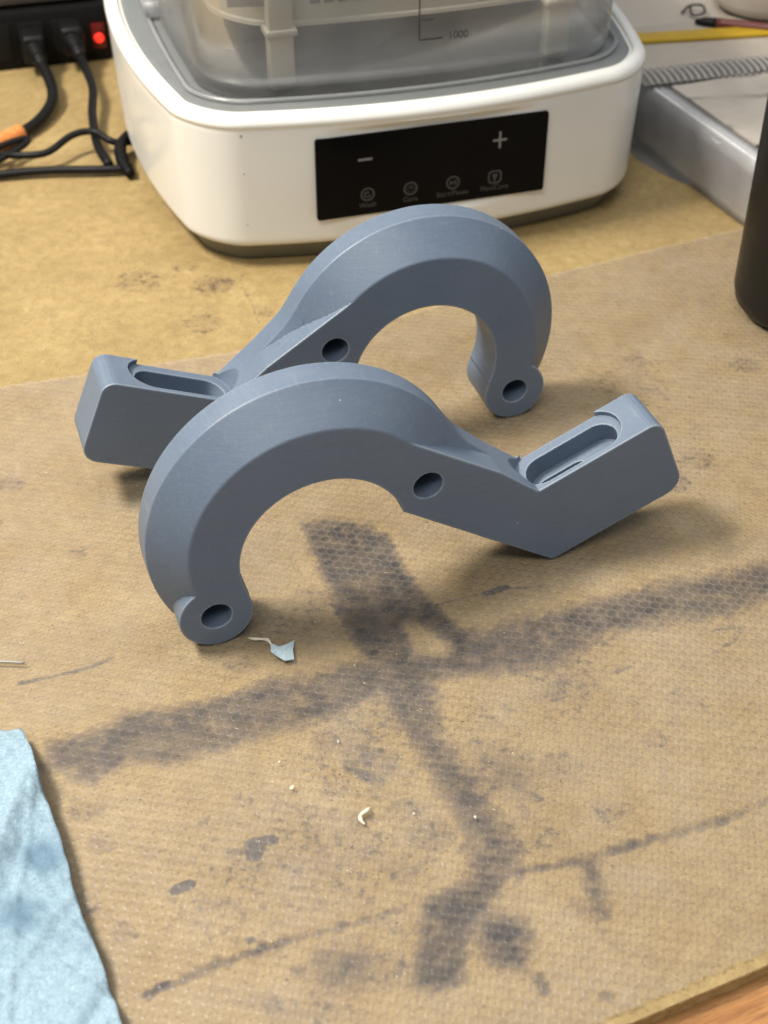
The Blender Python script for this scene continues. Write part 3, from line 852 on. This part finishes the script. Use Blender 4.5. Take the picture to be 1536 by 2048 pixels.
flat_xz('minus_sign', [rectp(-37.7, 58.6, 7.4, 1.25)], 'print', panel)
flat_xz('plus_sign', [rectp(34.0, 59.6, 7.4, 1.2), rectp(34.0, 62.2, 1.2, 4.0), rectp(34.0, 57.0, 1.2, 4.0)], 'print', panel)
def text_mesh(name, body, size, mat, parent, M):
    cu = bpy.data.curves.new(name, 'FONT'); cu.body = body; cu.size = size * MM
    cu.align_x = 'CENTER'; cu.align_y = 'CENTER'; cu.extrude = 0.05 * MM
    tmp = bpy.data.objects.new('tmp', cu); COL.objects.link(tmp)
    dg = bpy.context.evaluated_depsgraph_get()
    me = bpy.data.meshes.new_from_object(tmp.evaluated_get(dg))
    bpy.data.objects.remove(tmp)
    me.transform(M); me.name = name
    me.materials.clear(); me.materials.append(MAT[mat])
    o = bpy.data.objects.new(name, me); COL.objects.link(o); o.parent = parent
    return o
FACE = Matrix.Rotation(math.pi / 2, 4, 'X')
for nm, x, kind in (('Wash', -36.6, 0), ('Cure', -13.7, 1), ('Start/Pause', 9.3, 2), ('FlexiCure', 32.3, 3)):
    z = 39.2
    P = ringpoly(x, z, 2.9, 3.75, sq=2.0 if kind < 3 else 4.0)
    if kind == 0:
        P += ringpoly(x - 0.2, z - 0.1, 1.0, 1.75, 16)[3:15] + [[(x - .9, z + .6), (x + .1, z + 2.0), (x + 1.1, z + .6)]] + [rectp(x + 1.3, z - .9, .9, .7)]
    elif kind == 1:
        P += ringpoly(x, z, 0.0, 1.15, 12)[:]
        for k in range(8):
            th = k * math.pi / 4; c, s = math.cos(th), math.sin(th)
            P.append([(x + 1.5 * c - .25 * s, z + 1.5 * s + .25 * c), (x + 1.5 * c + .25 * s, z + 1.5 * s - .25 * c), (x + 2.15 * c + .25 * s, z + 2.15 * s - .25 * c), (x + 2.15 * c - .25 * s, z + 2.15 * s + .25 * c)])
        P = [p for p in P if len(set(p)) == len(p)] + [[(x, z)] + [(x + 1.15 * math.cos(t_), z + 1.15 * math.sin(t_)) for t_ in (0, 1.2, 2.4)]]
    elif kind == 2:
        P += [[(x - 1.7, z - 1.4), (x + .3, z), (x - 1.7, z + 1.4)], rectp(x + .75, z, .5, 2.7), rectp(x + 1.7, z, .5, 2.7)]
    else:
        P += [[(x - 1.6, z + 1.7), (x - .9, z - .4), (x + .9, z - .4), (x + 1.6, z + 1.7)], rectp(x, z - 1.4, 1.3, 1.5)]
    flat_xz('button_icon', P, 'print_dim', panel)
    text_mesh('button_text', nm, 3.9, 'print_dim', panel, Matrix.Translation((x * MM, PY0 * MM, 33.2 * MM)) @ FACE)
# scuffs on the white shell
def front_y(x, z):
    P = inset(OUT, 2.6 - 2.6 * (z - 14) / 62)
    k = np.argmin(np.abs(P[:96, 0] - x)); return P[k]
for x, z, s in ((-113.0, 75.5, .9), (-104, 55, .55), (-101, 26, .5)):
    p = front_y(x, z)
    lathe('scuff', [(s * .5, -.1), (s, 0.0), (s * .6, .1)], (0, 0, 0), 'mark', mach, 10).matrix_local = Matrix.Translation((p[0] * MM, (p[1] - .05) * MM, z * MM)) @ Matrix.Rotation(math.pi / 2, 4, 'X')

# ------------------------------------------------------------------ clear tub with basket on the machine
TZ = BZ + 83.9
tub = thing('wash_tub', 'frosted clear plastic tub standing on the white machine', 'tub', (MC[0], MC[1], TZ), MYAW)
TO = outline(117.5, 131.5, 30, 0.06, 0.10, 72)
SE = outline(122.0, 131.8, 26, 0.06, 0.11, 72)
loops = [ring(inset(SE, o), z) for o, z in ((0.8, 0.1), (0, 0.5), (0, 1.6), (0.7, 2.2), (2.2, 2.3), (2.2, 0.6))]
V, F = loft(loops, False, False); mesh_obj('base_flange', V, F, 'flange', tub, True)
loops = [ring(inset(TO, o), z) for o, z in ((6, 0.6), (3.5, 1.2), (1.5, 3.5), (0.6, 8), (0, 30), (-1.5, 60), (-4, 130), (-9, 132), (-9, 135), (-1.5, 135), (0.8, 130), (3.0, 60), (4.5, 8), (8, 4))]
V, F = loft(loops); mesh_obj('wall', V, F, 'tub', tub, True).data.set_sharp_from_angle(angle=math.radians(50))
# clip lugs at the left side
box('clip', (-118, 10, 5), (9, 24, 7), 'flange', tub, bev=1.5)
box('clip', (118, 10, 5), (9, 24, 7), 'flange', tub, bev=1.5)
# printed scale
def tub_front(x, z):
    P = inset(TO, 0.5 - (z - 8) * 0.016); k = np.argmin(np.abs(P[:72, 0] - x)); return P[k][1]
sy = lambda x, z: tub_front(x, z) - 0.25
flat_xz('scale_line', [rectp(-5.2, 36.5, 0.75, 21)], 'scale', tub, sy(-5, 36) - 0.15)
flat_xz('scale_line', [rectp(1.0, 25.9, 11.8, 0.75)], 'scale', tub, sy(-5, 26))
flat_xz('scale_line', [rectp(-1.3, 35.7, 7.4, 0.7)], 'scale', tub, sy(-5, 36))
text_mesh('scale_text', '1000', 5.4, 'scale', tub, Matrix.Translation((15.2 * MM, sy(15, 26) * MM, 26.4 * MM)) @ FACE)

bask = thing('wash_basket', 'cream plastic basket standing on posts inside the clear tub', 'basket', (MC[0], MC[1], TZ + 1.5), MYAW)
BO = outline(101, 112, 34, 0.05, 0.07, 72)
loops = [ring(inset(BO, o), z) for o, z in ((8, 28.0), (2.5, 28.2), (-0.6, 29.5), (-0.6, 31.5), (0.6, 32.2), (0, 34), (-2, 100), (1, 100), (3, 36))]
V, F = loft(loops); mesh_obj('tray', V, F, 'cream', bask, True).data.set_sharp_from_angle(angle=math.radians(45))
for x, y in ((-71, -112), (75, -112), (-71, 112), (75, 112)):
    box('post', (x, y, 52), (12.5, 10, 102), 'cream', bask, bev=1.2)
    box('post_collar', (x, y, 29.5), (16, 12.5, 3.4), 'cream', bask, bev=0.8)
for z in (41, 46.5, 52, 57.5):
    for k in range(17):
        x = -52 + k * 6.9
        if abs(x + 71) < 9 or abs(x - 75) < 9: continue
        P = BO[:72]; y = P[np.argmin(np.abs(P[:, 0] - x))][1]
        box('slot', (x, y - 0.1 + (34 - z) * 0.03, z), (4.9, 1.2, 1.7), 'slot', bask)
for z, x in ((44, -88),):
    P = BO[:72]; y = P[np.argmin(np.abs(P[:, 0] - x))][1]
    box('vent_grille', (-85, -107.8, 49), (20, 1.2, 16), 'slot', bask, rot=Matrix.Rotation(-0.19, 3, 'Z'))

# ------------------------------------------------------------------ black bottle at right
bot = thing('drinks_bottle', 'matt black cylindrical bottle at the right edge on the mat', 'bottle', (208.3, 611.0, 0.1))
lathe('body', [(22, 0.0), (26, 0.4), (29.5, 2.0), (32.6, 6.0), (34, 12.0), (34, 60), (34, 175), (33, 181), (27, 190), (22, 196), (21, 200)], (0, 0, 0), 'black', bot, 64)
lathe('cap', [(21.6, 201.0), (23.4, 202), (23.6, 224), (22, 227), (12, 228.5)], (0, 0, 0), 'rubber', bot, 48)

# ------------------------------------------------------------------ paper, notebook and pens at the right back
pd = np.array([0.4116, -0.9114]); pn = np.array([0.9114, 0.4116])
PA = math.atan2(pn[1], pn[0])
def PW(u, v): return (168.0 + pn[0] * u - pd[0] * v * 1.0, 770.0 + pn[1] * u - pd[1] * v)  # u right, v back
stk = thing('paper_stack', 'thick stack of white paper in clear film behind the black bottle', 'paper', (168.0, 770.0, BZ), PA)
layers = 19; hh = 38.0
for k in range(layers):
    o = rng.normal(0, 0.8)
    box('ream_layer', (105 + o, 40 + rng.normal(0, .6), 0.4 + (k + .5) * hh / layers), (210, 270, hh / layers - 0.12), 'paper', stk)
prof = [(-1.6, 0.2), (-2.6, 6), (-3.0, 18), (-2.6, 30), (-1.6, 37.0), (0.5, 39.0), (9, 39.3), (9, 39.1), (0.6, 38.8), (-1.2, 36.6), (-2.2, 30), (-2.6, 18), (-2.2, 6), (-1.2, 0.2)]
ys = np.linspace(-96, 176, 60)
loops = []
for y in ys:
    wv = 0.5 * math.sin(y * 0.11) + 0.35 * math.sin(y * 0.31 + 1)
    loops.append(np.array([(x + wv * (0.4 + 0.6 * math.sin(z / 39 * math.pi)) if z > 1 else x - 1.5, y, z) for x, z in prof]))
V, F = loft(loops); mesh_obj('film_wrap', V, F, 'bag', stk, True)
V = [(-2, -30, .3), (-9, -8, .5), (-13, 14, .4), (-10, 40, .6), (-2, 60, .4), (-1, 20, .9)]
mesh_obj('film_corner', V, [(0, 1, 2, 5), (2, 3, 4, 5)], 'bag', stk)

TOPZ = BZ + 38.6
nb = thing('wire_notebook', 'open wire-bound notebook lying on the paper stack', 'notebook', (163.7, 794.4, TOPZ + 0.6), math.radians(15.5))
nbm = Matrix.Rotation(math.radians(-15.5), 3, 'Z')
def nbl(x, y): v_ = nbm @ Vector((x - 163.7, y - 794.4, 0)); return (v_.x, v_.y)
pg = [nbl(*p) for p in ((167.5, 789), (200.5, 714), (325, 770), (292, 842))]
V, F = loft([np.array([(x, y, .2) for x, y in pg]), np.array([(x, y, 1.7) for x, y in pg])]); mesh_obj('near_page', V, F, 'draw', nb)
box('far_page', (62, 52, 0.8), (150, 66, 1.0), 'agedpaper', nb)
box('gutter_strip', (62, 8.5, 1.45), (150, 17.5, .5), 'greypaper', nb)
for k in range(21):
    x = -9 + k * 4.25
    th = np.linspace(0.15, math.pi - 0.15, 11)
    tube('coil_loop', [(x + 1.2 * (q / math.pi - .5), 9.5 + 10.5 * math.cos(q), 1.6 + 3.2 * math.sin(q)) for q in th], 0.55, 'wire', nb, 6, 3)
    lathe('punch_hole', [(1.1, 0), (1.1, .12), (.4, .14)], (x - .6, 21.6, 1.35), 'hole', nb, 10)
    lathe('punch_hole', [(1.0, 0), (1.0, .12), (.4, .14)], (x + .6, -2.2, 1.75), 'hole', nb, 10)
rul = box('yellow_ruler', (0, 0, 0), (150, 13.5, 2.2), 'yellow', bev=0.5)
rul.location = Vector((218, 868, TOPZ + 3.3)) * MM; rul.rotation_euler = (0, 0, math.radians(8.5))
tag(rul, 'flat yellow ruler lying across the notebook page', 'ruler')
sh = box('loose_sheet', (0, 0, 0), (230, 160, 0.6), 'cup'); sh.location = Vector((240, 955, TOPZ + 0.5)) * MM; sh.rotation_euler = (0, 0, math.radians(12))
tag(sh, 'plain greyish loose sheet at the back beyond the yellow ruler', 'paper')
cup = thing('plastic_cup', 'milky white plastic cup at the top right corner behind the red pen', 'cup', (246, 917, TOPZ + 3))
lathe('body', [(24, 0.0), (29, 0.5), (32.5, 3), (34, 8), (38, 70), (40, 72), (38.5, 72.5), (36, 70), (32, 8), (28, 3)], (0, 0, 0), 'cup', cup, 48)
pen = thing('red_pen', 'dark red pen with black tip lying by the cup', 'pen', (200, 884, TOPZ + 4.2), math.radians(-16))
tube('barrel', [(9, 0, 0), (30, 0, 0), (62, 0, 0)], 3.4, 'red', pen, 12, 3)
tube('tip', [(-4, 0, 0), (2, 0, 0), (9, 0, 0)], [1.4, 3.0, 3.4], 'rubber', pen, 12, 3)
clp = thing('wire_clip', 'small dark wire clip beside the cup at the top right', 'clip', (200, 903, TOPZ + 2.5), 0.4)
tube('wire', [(-8, 4, 0), (0, 8, 2), (6, 3, 3), (2, -6, 2), (-5, -4, 1), (-3, 3, 3)], 0.9, 'darkbox', clp, 8, 6)

# ------------------------------------------------------------------ power strip, plugs and leads at the left back
PSA = math.atan2(18.2, 65)
ps = thing('power_strip', 'black power strip with a lit red switch behind the machine', 'power strip', (-254.1, 908, BZ), PSA)
box('body', (-40, 28, 19), (230, 56, 38), 'strip', ps, bev=3)
sw = box('switch', (67.0, -0.4, 17.5), (9, 2.4, 17), 'darkred', ps, bev=0.8)
lathe('switch_lamp', [(3.4, -1.0), (3.2, .4), (1.6, 1.0)], (0, 0, 0), 'led', sw, 16).matrix_local = Matrix.Translation(Vector((67, -1.6, 16.5)) * MM) @ Matrix.Rotation(math.pi / 2, 4, 'X')
for x in (2, 24, 46): box('socket', (x, -0.1, 19), (17, 1.2, 24), 'rubber', ps, bev=0.5)
def psw(x, y, z):
    c, s = math.cos(PSA), math.sin(PSA); return (-254.1 + x * c - y * s, 908 + x * s + y * c, z)
for lab, x, zc in (('black mains plug with a thick lead, left of the other in the power strip', 24, 17), ('black mains plug with a thin lead nearest the red switch', 49, 20)):
    pl = thing('mains_plug', lab, 'plug', psw(x, 0, 0), PSA, 'plugs in the power strip')
    bm = bmesh.new()
    bm_box(bm, (0, -9, zc), (15, 18, 19), None, 3, 3)
    bm_obj('housing', bm, 'rubber', pl, True)
    tube('strain_relief', [(0, -17, zc), (1, -24, zc - 1), (2.5, -33, zc - 4)], [6.2, 5.0, 3.8], 'rubber', pl, 12, 5)
    for q in range(3): lathe('grip_rib', [(5.6 - q * .6, -1), (6.2 - q * .6, 0), (5.6 - q * .6, 1)], (0, 0, 0), 'strip', pl, 16).matrix_local = Matrix.Translation(Vector((.6 * q, -19 - 4 * q, zc - .5 * q)) * MM) @ Matrix.Rotation(math.pi / 2, 4, 'X')
a1 = psw(26.5, -33, 13)
lead = thing('mains_lead', 'thick black mains lead with an orange tag curving to the left edge', 'cable')
tube('lead', [a1, (-212, 866, 10), (-207.5, 848, 7), (-209, 830, 5), (-215, 812, 4), (-226, 795, 4), (-240, 778, 4), (-262, 760, 4)], 3.5, 'rubber', lead, 14, 12)
tube('tag', [(-219.5, 804.5, 4.5), (-226, 794.8, 4.5), (-236, 783, 4.5)], 5.0, 'orange', lead, 16, 6)
a2 = psw(51.5, -33, 16)
l2 = thing('thin_lead', 'thin black lead running down beside the left flank of the machine', 'cable')
tube('lead', [a2, (-190, 874, 15), (-182, 850, 12), (-178, 820, 9), (-170, 785, 6), (-160, 762, 4)], 2.7, 'rubber', l2, 12, 12)
l3 = thing('flat_lead', 'black lead with a kinked bend lying left of the machine', 'cable')
tube('lead', [(-262, 770, 4), (-232, 772, 6), (-212, 766, 8), (-196, 768, 9), (-184, 784, 12), (-172, 789, 12), (-160, 782, 9), (-150, 790, 5)], 2.1, 'rubber', l3, 12, 10)
l4 = thing('straight_lead', 'straight black lead nearest the camera, left of the machine', 'cable')
tube('lead', [(-262, 744, 2), (-225, 752, 2.5), (-195, 757, 3), (-165, 758, 3), (-146, 760, 3)], 2.4, 'rubber', l4, 12, 10)
l5 = thing('looped_lead', 'small black loop of lead at the left edge under the orange tag', 'cable')
tube('lead', [(-262, 748, 7), (-240, 758, 9), (-222, 776, 10), (-212, 786, 9), (-212, 780, 8), (-224, 764, 6), (-240, 752, 4), (-262, 747, 4)], 2.0, 'rubber', l5, 12, 10)
tie = thing('cable_tie', 'black strap bundling the leads against the machine flank', 'strap')
tube('strap', [(-152, 790, 10), (-155, 778, 8), (-152, 764, 5), (-146, 752, 3)], [2.6, 3.6, 3.8, 2.6], 'strip', tie, 12, 6)
bx = thing('dark_case', 'dark case with a white lid on top of the power strip', 'case', psw(-40, 22, BZ + 40), PSA)
box('base', (0, 30, 6), (226, 92, 12), 'darkbox', bx, bev=2)
box('lid', (-18, 34, 17), (180, 88, 9), 'white', bx, bev=2)
box('sticker', (80, 0, 12.3), (16, 20, .5), 'label', bx, bev=0.1)

# ------------------------------------------------------------------ blue paper towel at lower left
nu, nv = 90, 150
p00 = np.array([-126.6, 330.0]); p01 = np.array([-75.4, 219.0])      # long right-hand edge
du = np.array([-1.0, -0.16]); du /= np.linalg.norm(du)
us = np.linspace(0, 95, nu); vs = np.linspace(0, 1.35, nv)
Vt = []; wet_shade = []
for j, v in enumerate(vs):
    e = p00 + (p01 - p00) * v
    e = e + np.array([0.9, 0.42]) * (0.7 * math.sin(v * 6 + .4) + 0.35 * math.sin(v * 17) + .15 * math.sin(v * 61))
    for u in us:
        x, y = e + du * u + np.array([0.1, 1]) * (-0.25 * math.sin(u * .5) if j == 0 else 0)
        z = 6.2 + 2.2 * math.sin(v * 4.2 + .6) + 2.0 * math.sin(u * .045 + v * 2)
        # fold lines
        z += 3.0 * max(0, 1 - abs((u - 14) * .9 - (v - .38) * 60) / 6.0) + 0.8 * math.sin(u * .22 + v * 19) * (v > .35) * .6
        z += 2.2 * max(0, 1 - abs(u * .55 + (v - .78) * 70) / 3.5) - 2.2 * max(0, 1 - abs(u * .9 - (v - .9) * 90) / 4.0)
        for ca, cb, cc, cw in ((.5, 62, .62, 2.2), (-.8, 75, .95, 2.5), (1.2, 50, .20, 2.0), (.25, 80, 1.05, 1.8)):
            z += 1.1 * max(0, 1 - abs(u * ca - (v - cc) * cb) / cw)
        z += 0.22 * math.sin(u * 1.1 + v * 40) + 0.16 * math.sin(u * .7 - v * 90)
        z += 1.5 * (1 / (1 + math.exp(-((u - 12) * .8 - (v - .40) * 62) / 1.2)) - .5) * (1 if v > .3 else max(0, (v - .2) * 10))
        z *= 0.35 + 0.65 * min(1, (v + .05) / .12)
        z = max(z, 1.2)
        Vt.append((x, y, z))
        wet_shade.append(max(0.95 * math.exp(-(((u - 7) / 9) ** 2 + ((v - .50) / .07) ** 2)), .75 * math.exp(-(((u - 18) / 12) ** 2 + ((v - .66) / .07) ** 2)), .85 * math.exp(-(((u - 48) / 18) ** 2 + ((v - .86) / .12) ** 2)), .55 * (1 if (u - 14) * .9 < (v - .38) * 60 and .36 < v < .8 else 0) * .5))  # wet blotches; last term paints the fold's shaded lower side darker
id_ = np.arange(nu * nv).reshape(nv, nu)
Ft = np.stack([id_[:-1, :-1], id_[:-1, 1:], id_[1:, 1:], id_[1:, :-1]], -1).reshape(-1, 4)
towel = mesh_obj('paper_towel', Vt, Ft.tolist(), 'towel', None, True)
at = towel.data.attributes.new('wet_shade', 'FLOAT', 'POINT'); at.data.foreach_set('value', np.array(wet_shade, np.float32))
sd = towel.modifiers.new('thick', 'SOLIDIFY'); sd.thickness = 0.0005; sd.offset = -1
tag(towel, 'creased pale blue paper towel at the lower left corner', 'towel')

# ------------------------------------------------------------------ crumbs and scraps on the mat
def chip(name, pts, mat, label, cat, group=None, z=0.25, th=0.5):
    bm = bmesh.new()
    c = np.mean(pts, 0)
    vs = [bm.verts.new(((x - c[0]) * MM, (y - c[1]) * MM, rng.uniform(0, .8) * MM)) for x, y in pts]
    mid = bm.verts.new((0, 0, 1.0 * MM))
    for i in range(len(vs)): bm.faces.new((vs[i], vs[(i + 1) % len(vs)], mid))
    r_ = bmesh.ops.extrude_face_region(bm, geom=bm.faces[:])
    bmesh.ops.translate(bm, vec=(0, 0, -th * MM), verts=[v for v in r_['geom'] if isinstance(v, bmesh.types.BMVert)])
    o = bm_obj(name, bm, mat)
    o.location = (c[0] * MM, c[1] * MM, (z + th) * MM)
    return tag(o, label, cat, group)
chip('paper_scrap', [(-42.5, 375.6), (-39.5, 373.6), (-36.5, 374.2), (-33.6, 376.8), (-33.9, 372), (-33.2, 367.2), (-36.6, 366.0), (-39.8, 368.5), (-42.0, 370.8)], 'scrap', 'torn pale blue paper scrap beside the round ear of the nearer bracket', 'scrap')
tag(tube('plastic_shaving', [(-50.8, 378.3, .7), (-48.5, 377.6, 1.0), (-46, 377.6, .9), (-43.6, 376.8, 1.2), (-42.0, 374.6, .8)], [.35, .7, .5, .8, .3], 'crumb', None, 7, 6), 'cream thread-like shaving touching the blue paper scrap', 'shaving')
tag(tube('plastic_shaving', [(-4.6, 298.8, .7), (-5.6, 297.3, 1.2), (-7.6, 295.6, 1.0), (-7.7, 293.6, 1.2), (-6.3, 291.9, .7)], [.4, .9, .7, .8, .35], 'crumb', None, 7, 6), 'curled cream shaving alone on the lower middle of the mat', 'shaving')
tag(tube('plastic_offcut', [(-150, 366.1, 1), (-141, 365.8, 1), (-132.4, 365.3, 1)], [.4, .45, .4], "rod", None, 8, 4), 'thin grey plastic offcut at the left edge of the mat', 'offcut')
for k, (x, y, r0, lab) in enumerate([(-31.0, 307.4, 1.2, 'small cream crumb left of the curled shaving'), (-35.8, 318.7, .9, 'tiny cream crumb farthest left below the grey smear'),
        (-15.9, 327.7, .9, 'tiny cream crumb just below the dark crossing stain'), (10.0, 296.5, .8, 'tiny cream crumb right of the curled shaving'),
        (30.2, 295.3, .9, 'tiny pale crumb on the dark slanting stain'), (-158.9, 447.2, .9, 'pale crumb at the far left edge of the mat'),
        (-40.5, 285.2, .6, 'pale fleck on the small black ink spot'), (-34.2, 248.0, .6, 'pale fleck near the thin dark line at the bottom')]):
    r0 *= .72
    P = [(x + r0 * rng.uniform(.6, 1.3) * math.cos(t_), y + r0 * rng.uniform(.6, 1.3) * math.sin(t_)) for t_ in np.linspace(0, 6.28, 6)[:-1]]
    chip('crumb', P, 'crumb', lab, 'crumb', 'pale crumbs on the mat', .05, .25)

# ------------------------------------------------------------------ fine dust nobody could count
def dust(name, n_, mat, label, rmin, rmax, seed):
    r_ = np.random.default_rng(seed); V = []; F = []
    while len(F) < n_ * 4:
        x, y = r_.uniform(-150, 150), r_.uniform(225, 560)
        if r_.random() < .6: x, y = r_.normal(-5, 40), r_.normal(310, 40)
        if y < edge_y(x) + 6 or y > mat_back(x) - 8: continue
        k = len(V); q = r_.uniform(rmin, rmax); th = r_.uniform(0, 6.28); el = r_.uniform(1, 3)
        for p in ((-1, -.6, 0), (1, -.5, 0), (0, .8, 0), (0.1, 0, .8)):
            px, py = p[0] * el * q, p[1] * q
            V.append((x + px * math.cos(th) - py * math.sin(th), y + px * math.sin(th) + py * math.cos(th), .12 + p[2] * q))
        F += [(k, k + 1, k + 3), (k + 1, k + 2, k + 3), (k + 2, k, k + 3), (k, k + 2, k + 1)]
    o = mesh_obj(name, V, F, mat); o['kind'] = 'stuff'
    tag(o, label, 'dust')
dust('pale_dust', 220, 'crumb', 'fine pale dust scattered over the clear mat', .08, .28, 11)
dust('dark_dust', 160, 'darkbox', 'fine dark dust scattered over the clear mat', .08, .30, 12)
